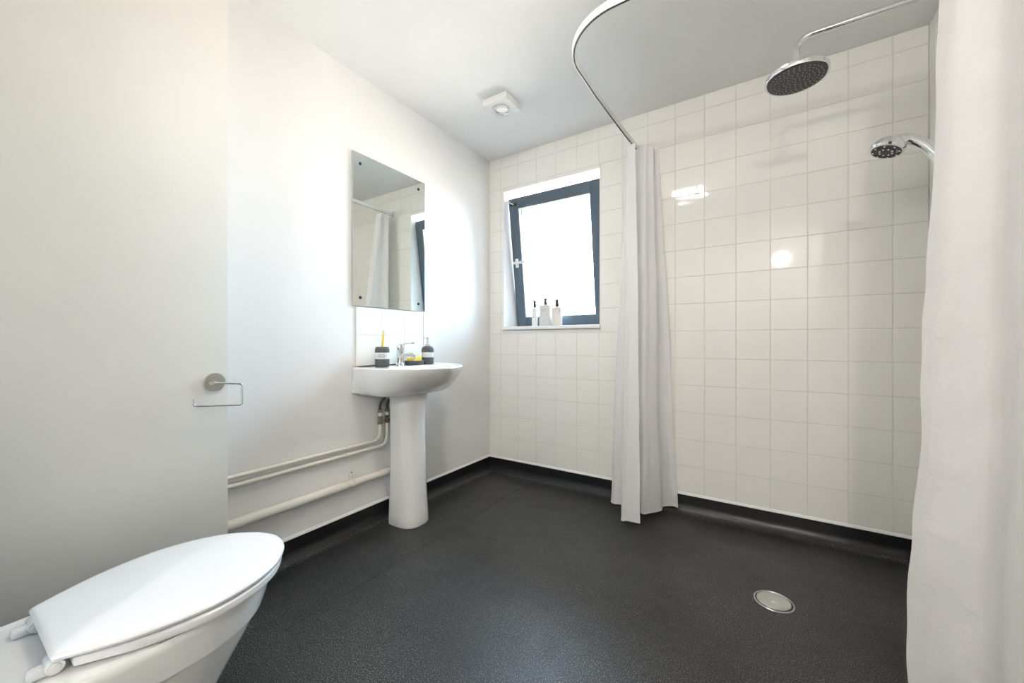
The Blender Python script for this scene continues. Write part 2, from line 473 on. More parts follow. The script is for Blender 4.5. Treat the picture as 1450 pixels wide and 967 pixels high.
# lever handle half way up the left stile
bm = B(); hz = 0.50; hx = sx0+0.040
box(bm, hx-0.013, hx+0.013, -0.055, -0.045, hz-0.034, hz+0.034, 0.004, mtx=MS)
lathe(bm, [(0.010, 0), (0.010, 0.028), (0.006, 0.032)], MS @ axis((hx, -0.055, hz), (0, -1, 0)), 16)
box(bm, hx-0.010, hx+0.095, -0.094, -0.080, hz-0.008, hz+0.010, 0.005, mtx=MS)
obj('handle', bm, M['white_plastic'], sash, label='silver-white lever handle')
# restrictor stay and catch at the upper left corner
bm = B()
tube(bm, [MS @ Vector(p) for p in crom([(sx0+0.05, -0.047, sh-0.05), (sx0+0.02, -0.062, sh-0.03), (sx0-0.006, -0.045, sh-0.012), (sx0-0.012, -0.01, sh-0.02), (sx0-0.010, 0.06, sh-0.04)], 5)], 0.004, 8)
obj('stay_arm', bm, M['steel'], W)
bm = B(); box(bm, sx0+0.022, sx0+0.070, -0.052, -0.045, sh-0.055, sh-0.038, 0.002, mtx=MS)
obj('catch', bm, M['dark'], sash)

# ------------------------------------------------------------ bottles on the sill
ZS = WZ0+0.0272
b1 = thing('pump_bottle', 'slim round white pump bottle with black pump, leftmost on the window sill', 'bottle', (-1.42, 2.512, ZS), 'toiletry bottles on the window sill')
bm = B(); lathe(bm, [(0.018, 0), (0.0205, 0.003), (0.0205, 0.118), (0.017, 0.130), (0.009, 0.136), (0.009, 0.142)], T(-1.42, 2.512, ZS), 28); obj('body', bm, M['bottle_white'], b1)
bm = B(); lathe(bm, [(0.011, 0.140), (0.012, 0.142), (0.013, 0.162), (0.011, 0.164), (0.011, 0.176), (0.012, 0.178), (0.012, 0.190), (0.004, 0.193)], T(-1.42, 2.512, ZS), 20)
tube(bm, [(-1.42, 2.512, ZS+0.186), (-1.436, 2.506, ZS+0.187), (-1.446, 2.502, ZS+0.183)], 0.0035, 8); obj('pump', bm, M['cap'], b1)
for xa, xb, za in ((-1.430, -1.410, 0.070), (-1.427, -1.413, 0.064)):
    bm = B(); box(bm, xa, xb, 2.4916, 2.4932, ZS+za, ZS+za+0.0012); obj('printed_line', bm, M['print'], b1)

b2 = thing('pump_bottle', 'square pale grey pump bottle, tallest and widest on the window sill', 'bottle', (-1.330, 2.512, ZS), 'toiletry bottles on the window sill')
bx, by = -1.330, 2.512
bm = B(); box(bm, bx-0.043, bx+0.043, by-0.022, by+0.022, ZS, ZS+0.154, 0.007, 3); obj('body', bm, M['bottle_grey'], b2)
bm = B(); lathe(bm, [(0.013, 0.153), (0.013, 0.174), (0.010, 0.177), (0.010, 0.188), (0.012, 0.190), (0.012, 0.203), (0.003, 0.206)], T(bx, by, ZS), 20)
tube(bm, [(bx, by, ZS+0.200), (bx-0.018, by-0.006, ZS+0.201), (bx-0.030, by-0.010, ZS+0.196)], 0.0035, 8); obj('pump', bm, M['cap'], b2)
for zz, w in ((0.122, 0.022), (0.112, 0.016), (0.106, 0.011), (0.030, 0.006)):
    bm = B(); box(bm, bx-w, bx+w, by-0.0223, by-0.0215, ZS+zz, ZS+zz+0.0016); obj('printed_line', bm, M['print'], b2)

b3 = thing('lotion_bottle', 'cream bottle with tapered dark grey cap, rightmost on the window sill', 'bottle', (-1.237, 2.512, ZS), 'toiletry bottles on the window sill')
bx = -1.237
bm = B(); box(bm, bx-0.037, bx+0.037, by-0.020, by+0.020, ZS, ZS+0.134, 0.012, 4); obj('body', bm, M['bottle_cream'], b3)
bm = B(); lathe(bm, [(0.010, 0.133), (0.010, 0.139)], T(bx, by, ZS), 20); obj('neck', bm, M['bottle_white'], b3)
bm = B(); lathe(bm, [(0.016, 0.138), (0.016, 0.141), (0.011, 0.188), (0.009, 0.190)], T(bx, by, ZS), 20); obj('cap', bm, M['cap'], b3)

# ------------------------------------------------------------ mirror and splashback
MY0, MY1, MZ0, MZ1 = 1.240, 1.751, 1.180, 1.985
mi = thing('wall_mirror', 'frameless rectangular mirror screwed to the white wall above the basin', 'mirror', (XL, (MY0+MY1)/2, MZ0))
bm = B(); box(bm, XL+0.006, XL+0.0105, MY0, MY1, MZ0, MZ1, 0.001, 1); obj('glass_body', bm, M['mirror_edge'], mi)
bm = B(); quad(bm, (XL+0.0108, MY0+0.0015, MZ0+0.0015), (XL+0.0108, MY1-0.0015, MZ0+0.0015), (XL+0.0108, MY1-0.0015, MZ1-0.0015), (XL+0.0108, MY0+0.0015, MZ1-0.0015)); obj('reflective_face', bm, M['mirror'], mi, smooth=False)
for yy in (MY0+0.045, MY1-0.055):
    for zz in (MZ0+0.045, MZ1-0.055):
        bm = B(); lathe(bm, [(0.0085, 0), (0.0085, 0.002), (0.005, 0.005), (0.001, 0.006)], axis((XL+0.0105, yy, zz), (1, 0, 0)), 16)
        obj('screw_cap', bm, M['dark'], mi)
bm = B(); box(bm, XL, XL+0.0062, MY0+0.04, MY1-0.04, MZ0+0.04, MZ1-0.04); obj('mounting_pad', bm, M['white_plastic'], mi)

sb = B(); box(sb, XL, XL+0.0050, 1.262, 1.742, 0.864, 1.178)
for a0, a1 in ((1.263, 1.423), (1.423, 1.586), (1.586, 1.742)):
    for z0, z1 in ((0.865, 1.028), (1.028, 1.178)):
        tile_patch(sb, lambda a, z, d: (XL+0.0050+d, a, z), a0, a1, z0, z1)
spl = obj('tile_splashback', sb, [M['grout'], M['tile']], None, (XL, 1.5, 0.864), smooth=False)
tag(spl, 'small white tiled splashback between the mirror and the basin', 'splashback')
bm = B(); box(bm, XL, XL+0.010, 1.742, 1.750, 0.865, 1.178, 0.001); obj('edge_trim', bm, M['white_plastic'], spl)

# ------------------------------------------------------------ wash basin with pedestal
BY = 1.505
def closed_outline(half):
    """half outline as (p, w) from wall (w>0) to nose (w=0); mirrored, closed"""
    h = [Vector((p, w, 0)) for p, w in half]
    return h + [Vector((v.x, -v.y, 0)) for v in reversed(h) if abs(v.y) > 1e-6]
def polar(poly, c, N):
    res = []
    m = len(poly)
    for k in range(N):
        a = 2*PI*k/N; d = Vector((math.cos(a), math.sin(a)))
        best = 0
        for i in range(m):
            p = poly[i]; q = poly[(i+1) % m]
            ex, ey = q.x-p.x, q.y-p.y; det = d.x*(-ey) + d.y*ex
            if abs(det) < 1e-12: continue
            rx, ry = p.x-c[0], p.y-c[1]
            t = (rx*(-ey) + ry*ex)/det; s = (d.x*ry - d.y*rx)/det
            if t > 0 and -1e-6 <= s <= 1+1e-6: best = max(best, t)
        res.append((c[0]+d.x*best, c[1]+d.y*best))
    return res
def dshape(proj, hw, hw_wall, flat=0.16):
    h = [(0.0, hw_wall-0.012), (0.004, hw_wall), (flat*0.5, hw*0.99), (flat, hw), (flat+(proj-flat)*0.45, hw*0.90), (flat+(proj-flat)*0.75, hw*0.66), (flat+(proj-flat)*0.94, hw*0.33), (proj, 0.0)]
    pts = closed_outline(h)
    return crom([(v.x, v.y, 0) for v in pts], 6, True)
N = 96; cc = (0.20, 0.0)
zr = 0.862
levels = [  # z, projection, half width, half width at wall
    (0.712, 0.255, 0.215, 0.212), (0.716, 0.275, 0.232, 0.230), (0.726, 0.300, 0.246, 0.243), (0.742, 0.328, 0.256, 0.252), (0.765, 0.360, 0.265, 0.260),
    (0.795, 0.392, 0.272, 0.266), (0.825, 0.420, 0.277, 0.269), (0.845, 0.434, 0.279, 0.270), (0.856, 0.438, 0.280, 0.270), (zr, 0.434, 0.276, 0.266), (zr+0.001, 0.426, 0.268, 0.258)]
rings = []
for z, p, hw, ww in levels:
    rings.append([Vector((XL+0.001+max(a, 0), BY+b, z)) for a, b in polar(dshape(p, hw, ww), cc, N)])
# inner edge of the raised rim, ledge, then bowl
rings.append([Vector((XL+0.001+max(a, 0.0), BY+b, zr-0.004)) for a, b in polar(dshape(0.416, 0.258, 0.248), cc, N)])
rings.append([Vector((XL+0.003+max(a, 0.0), BY+b, zr-0.0045)) for a, b in polar(dshape(0.410, 0.252, 0.242), cc, N)])
def bowl(z, cx, ra, rb, n=2.3):
    pts = [Vector((cx+ra*math.copysign(abs(math.cos(t))**(2/n), math.cos(t)), rb*math.copysign(abs(math.sin(t))**(2/n), math.sin(t)), 0)) for t in [2*PI*i/72 for i in range(72)]]
    return [Vector((XL+a, BY+b, z)) for a, b in polar(pts, (0.25, 0), N)]
for z, cx, ra, rb in ((zr-0.0055, 0.262, 0.147, 0.227), (zr-0.0065, 0.262, 0.143, 0.222), (zr-0.016, 0.262, 0.136, 0.214), (zr-0.05, 0.26, 0.122, 0.190), (zr-0.09, 0.25, 0.090, 0.145), (zr-0.115, 0.24, 0.045, 0.07), (zr-0.12, 0.235, 0.018, 0.02)):
    rings.append(bowl(z, cx, ra, rb))
bas = thing('wash_basin', 'white ceramic wash basin on a full pedestal against the wall', 'basin', (XL+0.15, BY, 0))
bm = B(); loft(bm, rings); obj('bowl', bm, M['ceramic'], bas)
def ped(z, front, hw, back=0.055, n=40):
    """D-shaped section, distances from the wall"""
    c = 0.5*(front+back)
    pts = []
    for k in range(n):
        t = 2*PI*k/n
        x = math.cos(t); y = math.sin(t)
        e = 2.6 if x > 0 else 5
        rx = (front-0.13) if x > 0 else (0.13-back)
        pts.append(Vector((XL+0.13+rx*math.copysign(abs(x)**(2/e), x), BY+hw*math.copysign(abs(y)**(2/e), y), z)))
    return pts
bm = B()
loft(bm, [ped(0.0, 0.240, 0.092), ped(0.006, 0.243, 0.094), ped(0.05, 0.240, 0.092), ped(0.15, 0.233, 0.087), ped(0.30, 0.226, 0.083), ped(0.45, 0.221, 0.081), ped(0.58, 0.220, 0.082), ped(0.67, 0.226, 0.086), ped(0.703, 0.232, 0.090), ped(0.712, 0.240, 0.097), ped(0.716, 0.240, 0.097)])
obj('pedestal', bm, M['ceramic'], bas)
bm = B(); lathe(bm, [(0.022, 0), (0.022, 0.003), (0.012, 0.004)], T(XL+0.235, BY, zr-0.119), 24); obj('waste_grid', bm, M['chrome'], bas)

# ------------------------------------------------------------ tap
LZ = zr-0.005
tp = thing('mixer_tap', 'chrome single-lever mixer tap at the back of the basin', 'tap', (XL+0.075, BY-0.01, LZ))
tx, ty = XL+0.075, BY-0.010
bm = B(); lathe(bm, [(0.026, -0.001), (0.026, 0.004), (0.0215, 0.010), (0.0195, 0.03), (0.0195, 0.085), (0.021, 0.092), (0.021, 0.098)], T(tx, ty, LZ), 28); obj('body', bm, M['chrome'], tp)
bm = B(); sp = crom([(tx+0.008, ty, LZ+0.052), (tx+0.045, ty, LZ+0.064), (tx+0.085, ty, LZ+0.066), (tx+0.112, ty, LZ+0.058)], 6)
sweep(bm, sp, [(a*1.25, b*0.85) for a, b in circ(0.0125, 16)]); 
lathe(bm, [(0.011, 0), (0.011, 0.016)], T(tx+0.108, ty, LZ+0.040), 18); obj('spout', bm, M['chrome'], tp)
bm = B(); lathe(bm, [(0.021, 0.0985), (0.0215, 0.104), (0.019, 0.116), (0.010, 0.123), (0.002, 0.125)], T(tx, ty, LZ), 24)
sweep(bm, crom([(tx-0.012, ty, LZ+0.112), (tx+0.03, ty, LZ+0.122), (tx+0.07, ty, LZ+0.128), (tx+0.105, ty, LZ+0.128)], 5), [(a, b*0.42) for a, b in circ(0.011, 14)]); obj('lever', bm, M['chrome'], tp)

# ------------------------------------------------------------ bathroom set
tu = (XL+0.070, 1.378)
tb = thing('toothbrush_tumbler', 'grey knit-textured tumbler with white band, left of the tap', 'tumbler', (tu[0], tu[1], LZ))
bm = B(); lathe(bm, [(0.032, 0.0), (0.0365, 0.004), (0.0375, 0.02), (0.0375, 0.043), (0.0365, 0.0435)], T(tu[0], tu[1], LZ), 32, (True, False)); obj('lower_band', bm, M['knit'], tb, label='dark grey knit-textured lower band')
bm = B(); lathe(bm, [(0.0362, 0.043), (0.0362, 0.078)], T(tu[0], tu[1], LZ), 32, (False, False)); o_ = obj('middle_band', bm, M['band'], tb, label='white glazed middle band')
bm = B()
for k, (za, wa) in enumerate(((0.066, 5), (0.058, 7), (0.051, 5))):
    for j in range(wa):
        an = math.radians(-40 + (j-wa/2)*11)
        px_, py_ = tu[0]+0.0364*math.cos(an), tu[1]+0.0364*math.sin(an)
        box(bm, -0.0003, 0.0003, -0.0022, 0.0022, 0, 0.003, mtx=T(px_, py_, LZ+za) @ Matrix.Rotation(an, 4, 'Z'))
obj('printed_mark', bm, M['dish'], o_)
bm = B(); lathe(bm, [(0.0365, 0.0775), (0.0375, 0.078), (0.0372, 0.095), (0.034, 0.105), (0.0315, 0.108), (0.029, 0.106), (0.029, 0.01), (0.001, 0.008)], T(tu[0], tu[1], LZ), 32, (False, True)); obj('upper_band', bm, M['knit'], tb, label='dark grey knit-textured upper band')

br = thing('toothbrush', 'yellow toothbrush standing upright in the grey tumbler', 'toothbrush', (tu[0]-0.004, tu[1], LZ+0.012))
bm = B(); sweep(bm, crom([(tu[0]-0.006, tu[1]-0.004, LZ+0.012), (tu[0]-0.002, tu[1]+0.000, LZ+0.08), (tu[0]+0.002, tu[1]+0.004, LZ+0.15), (tu[0]+0.004, tu[1]+0.006, LZ+0.196)], 6), [(a*1.3, b*0.8) for a, b in circ(0.0048, 12)]); obj('handle', bm, M['yellow'], br)
bm = B(); box(bm, tu[0]+0.0060, tu[0]+0.017, tu[1]+0.001, tu[1]+0.011, LZ+0.170, LZ+0.196, 0.0015); obj('bristles', bm, M['white_bristle'], br)

sd = (XL+0.085, 1.700)
ds = thing('soap_dispenser', 'grey knit-textured soap dispenser with chrome pump, right of the tap', 'soap dispenser', (sd[0], sd[1], LZ))
bm = B(); lathe(bm, [(0.032, 0.0), (0.036, 0.004), (0.037, 0.02), (0.037, 0.042), (0.036, 0.0425)], T(sd[0], sd[1], LZ), 32, (True, False)); obj('lower_band', bm, M['knit'], ds, label='dark grey knit-textured lower band')
bm = B(); lathe(bm, [(0.0357, 0.042), (0.0357, 0.074)], T(sd[0], sd[1], LZ), 32, (False, False)); obj('middle_band', bm, M['band'], ds, label='white glazed middle band')
bm = B(); lathe(bm, [(0.036, 0.0735), (0.037, 0.074), (0.0365, 0.09), (0.032, 0.102), (0.020, 0.108), (0.014, 0.110)], T(sd[0], sd[1], LZ), 32, (False, True)); obj('upper_band', bm, M['knit'], ds, label='dark grey knit-textured upper band')
bm = B(); lathe(bm, [(0.014, 0.110), (0.014, 0.122), (0.006, 0.125), (0.005, 0.150), (0.008, 0.151), (0.008, 0.163), (0.003, 0.165)], T(sd[0], sd[1], LZ), 20)
tube(bm, [(sd[0], sd[1], LZ+0.158), (sd[0]-0.004, sd[1]-0.018, LZ+0.159), (sd[0]-0.006, sd[1]-0.028, LZ+0.154)], 0.0032, 8); obj('pump', bm, M['steel'], ds)

so = (XL+0.078, 1.600)
sdh = thing('soap_dish', 'dark charcoal oval soap dish between tap and soap dispenser', 'soap dish', (so[0], so[1], LZ))
def oval(rx, ry, z, n=36, e=2.6):
    return [Vector((so[0]+rx*math.copysign(abs(math.cos(t))**(2/e), math.cos(t)), so[1]+ry*math.copysign(abs(math.sin(t))**(2/e), math.sin(t)), LZ+z)) for t in [2*PI*i/n for i in range(n)]]
bm = B(); loft(bm, [oval(0.034, 0.050, 0), oval(0.040, 0.056, 0.006), oval(0.043, 0.060, 0.024), oval(0.041, 0.058, 0.026), oval(0.038, 0.054, 0.022), oval(0.034, 0.049, 0.010)]); obj('dish', bm, M['dish'], sdh)
sg = thing('sponge', 'yellow sponge with green scourer lying in the soap dish', 'sponge', (so[0], so[1], LZ+0.010))
R = T(so[0], so[1], LZ+0.016) @ Matrix.Rotation(math.radians(8), 4, 'Z') @ Matrix.Rotation(math.radians(7), 4, 'X')
bm = B(); box(bm, -0.027, 0.027, -0.034, 0.040, 0.006, 0.030, 0.004, mtx=R); obj('foam', bm, M['sponge'], sg)
bm = B(); box(bm, -0.027, 0.027, -0.034, 0.040, -0.002, 0.006, 0.0015, mtx=R); obj('scourer', bm, M['green'], sg)

# ------------------------------------------------------------ pipes on the left wall
PX = XL+0.022
def supply(zh, yv, top, name, label):
    t = thing(name, label, 'pipe', (PX, YP+0.02, zh), 'thin water supply pipes on the left wall')
    bm = B(); tube(bm, fillet([(PX, YP-0.0, zh), (PX, yv, zh), (PX, yv, 0.548)], 0.055, 10), 0.0088, 14)
    t2 = obj('pipe_run', bm, M['pipe'], t)
    bm = B(); lathe(bm, [(0.011, 0), (0.0125, 0.002), (0.0125, 0.022), (0.009, 0.024), (0.008, 0.030), (0.011, 0.032), (0.011, 0.044)], T(PX, yv, 0.540), 8)
    box(bm, PX+0.004, PX+0.018, yv-0.006, yv+0.006, 0.552, 0.564, 0.002)
    obj('isolating_valve', bm, M['brass'], t)
    bm = B(); lathe(bm, [(0.0095, 0), (0.0095, 0.018)], T(PX, yv, 0.584), 14); obj('compression_nut', bm, M['white_plastic'], t)
    bm = B(); lathe(bm, [(0.010, 0), (0.012, 0.002), (0.012, 0.016), (0.008, 0.018)], T(PX, yv, 0.602), 6)
    obj('hose_nut', bm, M['brass'], t)
    bm = B(); tube(bm, crom([(PX, yv, 0.615), (PX+0.002, yv+0.002, 0.65), (PX+0.02, yv+0.022, 0.69), (PX+0.035, yv+0.045, 0.713)], 6), 0.0072, 12)
    obj('flexible_hose', bm, M['hose'], t)
    for yc in (1.200, 0.80):
        if yc < 1: continue
        bm = B()
        lathe(bm, [(0.0088, -0.006), (0.0125, -0.006), (0.0125, 0.006), (0.0088, 0.006)], axis((PX, yc, zh), (0, 1, 0)), 18, (False, False))
        box(bm, XL-0.001, PX-0.008, yc-0.006, yc+0.006, zh-0.006, zh+0.006, 0.001)
        obj('pipe_clip', bm, M['pipe'], t)
    return t
supply(0.454, 1.402, 0, 'water_pipe', 'upper of the two thin white water pipes, bending up under the basin')
supply(0.419, 1.449, 0, 'water_pipe', 'lower of the two thin white water pipes, bending up under the basin')
wp = thing('waste_pipe', 'thick cream waste pipe along the left wall, below the thin pipes', 'pipe', (XL+0.03, YP, 0.27))
WXp = XL+0.029
bm = B(); tube(bm, [(WXp, YP, 0.268), (WXp, 1.17, 0.270)], 0.0205, 18); obj('socket_length', bm, M['pipe'], wp)
bm = B(); lathe(bm, [(0.0205, 0), (0.0235, 0.002), (0.0235, 0.036), (0.0185, 0.040)], axis((WXp, 1.150, 0.270), (0, 1, 0.002)), 20, (False, False)); obj('coupling', bm, M['pipe'], wp)
bm = B(); tube(bm, fillet([(WXp, 1.16, 0.270), (WXp, 1.50, 0.271), (WXp, 1.50, 0.60)], 0.05, 8), 0.0180, 18); obj('spigot_length', bm, M['pipe'], wp)
bm = B(); lathe(bm, [(0.018, -0.008), (0.0225, -0.008), (0.0225, 0.008), (0.018, 0.008)], axis((WXp, 1.232, 0.271), (0, 1, 0)), 20, (False, False))
box(bm, XL-0.001, XL+0.012, 1.224, 1.240, 0.245, 0.325, 0.002); box(bm, XL, XL+0.020, 1.226, 1.238, 0.287, 0.312, 0.003)
box(bm, XL-0.001, XL+0.03, 1.226, 1.238, 0.243, 0.253, 0.003)
obj('pipe_clip', bm, M['pipe'], wp)
bm = B(); lathe(bm, [(0.004, 0), (0.004, 0.003)], axis((XL+0.012, 1.232, 0.320), (1, 0, 0)), 10); obj('clip_screw', bm, M['brass'], wp)

# ------------------------------------------------------------ toilet-roll holder on the partition
th = thing('toilet_roll_holder', 'empty brushed steel toilet roll holder on the cream partition edge', 'toilet roll holder', (XP, 0.555, 0.857))
bm = B(); lathe(bm, [(0.029, 0), (0.030, 0.001), (0.030, 0.006), (0.0285, 0.008), (0.001, 0.008)], axis((XP, 0.552, 0.857), (1, 0, 0)), 40); obj('wall_flange', bm, M['satin'], th)
bm = B(); tube(bm, [(XP+0.007, 0.549, 0.857), (XP+0.040, 0.531, 0.858), (XP+0.056, 0.524, 0.858)], 0.0065, 16); obj('post', bm, M['satin'], th)
bm = B(); tube(bm, fillet([(XP+0.050, 0.524, 0.859), (XP+0.050, 0.613, 0.849), (XP+0.050, 0.613, 0.777), (XP+0.050, 0.478, 0.791), (XP+0.050, 0.478, 0.812)], 0.010, 6), 0.0036, 12); obj('roll_bar', bm, M['chrome'], th)

# ------------------------------------------------------------ toilet
TX = -1.172
to = thing('toilet', 'white ceramic toilet with its lid closed beside the cream partition', 'toilet', (TX, 0.20, 0))
def egg(ub, uf, wm, wr, z, um=None, n=8, cx=TX, rc=0.016):
    L_ = uf-ub
    um = um if um is not None else ub+L_*0.45
    h = [(ub, 0.0), (ub, wr*0.5), (ub, wr-rc), (ub+rc*0.3, wr-rc*0.3), (ub+rc, wr+0.003), (ub+(um-ub)*0.5, wr+(wm-wr)*0.72), (um, wm), (um+(uf-um)*0.36, wm*0.93), (um+(uf-um)*0.66, wm*0.745), (um+(uf-um)*0.87, wm*0.47), (um+(uf-um)*0.97, wm*0.22), (uf, 0)]
    full = h + [(u, -w) for u, w in reversed(h[1:-1])]
    return [Vector((cx+v.x, v.y, z)) for v in crom([(w, u, 0) for u, w in full], n, True)]
# pan
bm = B()
pan = [(0.000, -0.10, 0.29, 0.095, 0.090), (0.012, -0.10, 0.30, 0.100, 0.095), (0.06, -0.10, 0.325, 0.104, 0.095), (0.12, -0.11, 0.378, 0.113, 0.098), (0.18, -0.12, 0.426, 0.126, 0.104), (0.24, -0.13, 0.470, 0.142, 0.115),
       (0.285, -0.135, 0.500, 0.157, 0.130), (0.315, -0.138, 0.515, 0.166, 0.142), (0.318, -0.138, 0.523, 0.172, 0.147), (0.345, -0.14, 0.534, 0.175, 0.150), (0.375, -0.14, 0.542, 0.177, 0.152), (0.388, -0.14, 0.545, 0.177, 0.152), (0.394, -0.137, 0.536, 0.173, 0.148)]
rings = [egg(ub, uf, wm, wr, z, um=0.30) for z, ub, uf, wm, wr in pan]
loft(bm, rings); obj('pan', bm, M['ceramic'], to)
# seat ring
bm = B()
S = lambda z, i: egg(0.160+i, 0.568-i, 0.190-i, 0.124-i*0.5, z, um=0.345, rc=0.010)
loft(bm, [S(0.3985, 0.006), S(0.401, 0.001), S(0.408, 0.0), S(0.415, 0.001), S(0.4195, 0.007)]); obj('seat', bm, M['seat'], to)
for uu, ww in ((0.24, 0.125), (0.24, -0.125), (0.45, 0.1), (0.45, -0.1)):
    bm = B(); box(bm, TX+ww-0.012, TX+ww+0.012, uu-0.015, uu+0.015, 0.392, 0.402, 0.003); obj('seat_buffer', bm, M['seat'], to)
# lid: slightly domed
bm = B()
Lr = lambda z, i: egg(0.134+i, 0.575-i, 0.189-i, 0.119-i*0.5, z, um=0.345, rc=0.010)
def scl(r, k, z):
    c = Vector((TX, 0.34, 0)); return [Vector((c.x+(v.x-c.x)*k, c.y+(v.y-c.y)*k, z)) for v in r]
base = Lr(0, 0.010)
loft(bm, [Lr(0.4225, 0.005), Lr(0.424, 0.001), Lr(0.429, 0.0), Lr(0.433, 0.0025), Lr(0.4355, 0.008), scl(base, 0.97, 0.4362), scl(base, 0.8, 0.4376), scl(base, 0.5, 0.4390), scl(base, 0.2, 0.4396)])
obj('lid', bm, M['seat'], to)
for s in (-1, 1):
    hx = TX + s*0.092
    bm = B()
    box(bm, hx-0.012, hx+0.012, 0.108, 0.142, 0.3935, 0.413, 0.007, 3)
    lathe(bm, [(0.0115, -0.019), (0.0125, -0.017), (0.0125, 0.017), (0.0115, 0.019)], axis((hx, 0.141, 0.4085), (1, 0, 0)), 20)
    h_ = obj('hinge', bm, M['seat'], to)
    bm = B(); lathe(bm, [(0.008, -0.001), (0.007, 0.001)], axis((hx+0.0195, 0.141, 0.4085), (1, 0, 0)), 16); obj('hinge_cap', bm, M['white_plastic'], h_)
# cistern, just out of the picture to the left
ci = B(); box(ci, TX-0.185, TX+0.185, YT+0.002, 0.025, 0.3945, 0.775, 0.022, 4); obj('cistern', ci, M['ceramic'], to)
ci = B(); box(ci, TX-0.193, TX+0.193, YT+0.001, 0.033, 0.776, 0.805, 0.010, 3); obj('cistern_lid', ci, M['ceramic'], to)
ci = B(); lathe(ci, [(0.022, 0.804), (0.022, 0.809), (0.019, 0.811)], T(TX, -0.065, 0), 24); obj('flush_button', ci, M['chrome'], to)

# ------------------------------------------------------------ ceiling fittings
cx, cy = -1.288, 1.890
cl = thing('ceiling_spotlight', 'square white ceiling fitting with a round chrome-ringed lamp, over the basin side', 'ceiling light', (cx, cy, H))
bm = B(); box(bm, cx-0.083, cx+0.083, cy-0.083, cy+0.083, H-0.040, H, 0.004, 3); obj('housing', bm, M['white_plastic'], cl)
bm = B(); lathe(bm, [(0.046, 0.0), (0.048, -0.006), (0.045, -0.012), (0.040, -0.012), (0.035, -0.004), (0.034, 0.0)], T(cx, cy, H-0.040), 36, (False, False)); obj('chrome_ring', bm, M['chrome'], cl)
bm = B(); lathe(bm, [(0.0345, 0.002), (0.030, -0.001), (0.018, -0.003), (0.001, -0.004)], T(cx, cy, H-0.040), 32); obj('lamp', bm, M['bulb'], cl)
lx, ly = -0.56, 0.985
fl = thing('flush_ceiling_light', 'square opal flush ceiling light in the middle of the room', 'ceiling light', (lx, ly, H))
bm = B(); box(bm, lx-0.145, lx+0.145, ly-0.145, ly+0.145, H-0.028, H, 0.006, 3); obj('base', bm, M['white_plastic'], fl)
bm = B(); box(bm, lx-0.130, lx+0.130, ly-0.130, ly+0.130, H-0.070, H-0.026, 0.014, 3); obj('diffuser', bm, M['lamp'], fl)

gx, gy, gz = 0.235, -1.82, 2.20  # lamp inferred from a tile highlight; pendant form shaped to light the ceiling
g = thing('unseen_globe_lamp', 'unseen opal globe lamp behind the camera, hung low to light the ceiling', 'unseen lamp', (gx, gy, H))
bm = B(); lathe(bm, [(0.045, 0), (0.045, -0.012), (0.030, -0.022), (0.006, -0.026)], T(gx, gy, H), 32); obj('ceiling_rose', bm, M['white_plastic'], g)
bm = B(); tube(bm, [(gx, gy, H-0.02), (gx, gy, gz+0.075)], 0.003, 8); obj('cord', bm, M['white_plastic'], g)
bm = B(); lathe(bm, [(0.010, 0.104), (0.018, 0.096), (0.022, 0.066), (0.016, 0.064)], T(gx, gy, gz), 20); obj('lamp_holder', bm, M['white_plastic'], g)
bm = B(); lathe(bm, [(0.074*math.sin(PI*k/14), -0.074*math.cos(PI*k/14)) for k in range(15)], T(gx, gy, gz), 28); obj('globe', bm, M['globe'], g)

# ------------------------------------------------------------ shower rail
ra = thing('curtain_rail', 'white L-shaped shower curtain rail with a curved corner', 'curtain rail', (-0.65, YB, 2.17))
path = [(-0.648, YB-0.001), (-0.662, 2.15), (-0.672, 1.80)]
arc = []
ac = (-0.440, 1.575); rr = 0.232
for k in range(17):
    a = math.radians(180 - 2 + (90+2)*k/16); arc.append((ac[0]+rr*math.cos(a), ac[1]+rr*math.sin(a)))
path += [(-0.672, 1.62)] + arc + [(-0.2, 1.343), (0.2, 1.345), (XR-0.001, 1.347)]
pp = [Vector((x, y, 2.170)) for x, y in path]
sec = [(-0.0065, 0.0), (-0.0075, 0.003), (-0.0075, 0.025), (-0.005, 0.028), (0.005, 0.028), (0.0075, 0.025), (0.0075, 0.003), (0.0065, 0.0)]
bm = B(); sweep(bm, pp, sec); obj('track', bm, M['white_plastic'], ra)
bm = B(); sweep(bm, [p+Vector((0, 0, -0.0006)) for p in pp], [(-0.0030, -0.0002), (-0.0030, 0.002), (0.0030, 0.002), (0.0030, -0.0002)]); obj('glide_slot', bm, M['dark'], ra)
bm = B(); box(bm, -0.662, -0.634, YB-0.012, YB-0.0005, 2.158, 2.212, 0.003); obj('wall_bracket', bm, M['white_plastic'], ra)
bm = B(); box(bm, XR-0.012, XR-0.0005, 1.333, 1.361, 2.158, 2.212, 0.003); obj('wall_bracket', bm, M['white_plastic'], ra)
bm = B(); lathe(bm, [(0.008, 0), (0.008, H-2.195-0.006), (0.025, H-2.195-0.006), (0.025, H-2.195)], T(-0.455, 1.345, 2.195), 18); obj('ceiling_support', bm, M['white_plastic'], ra)

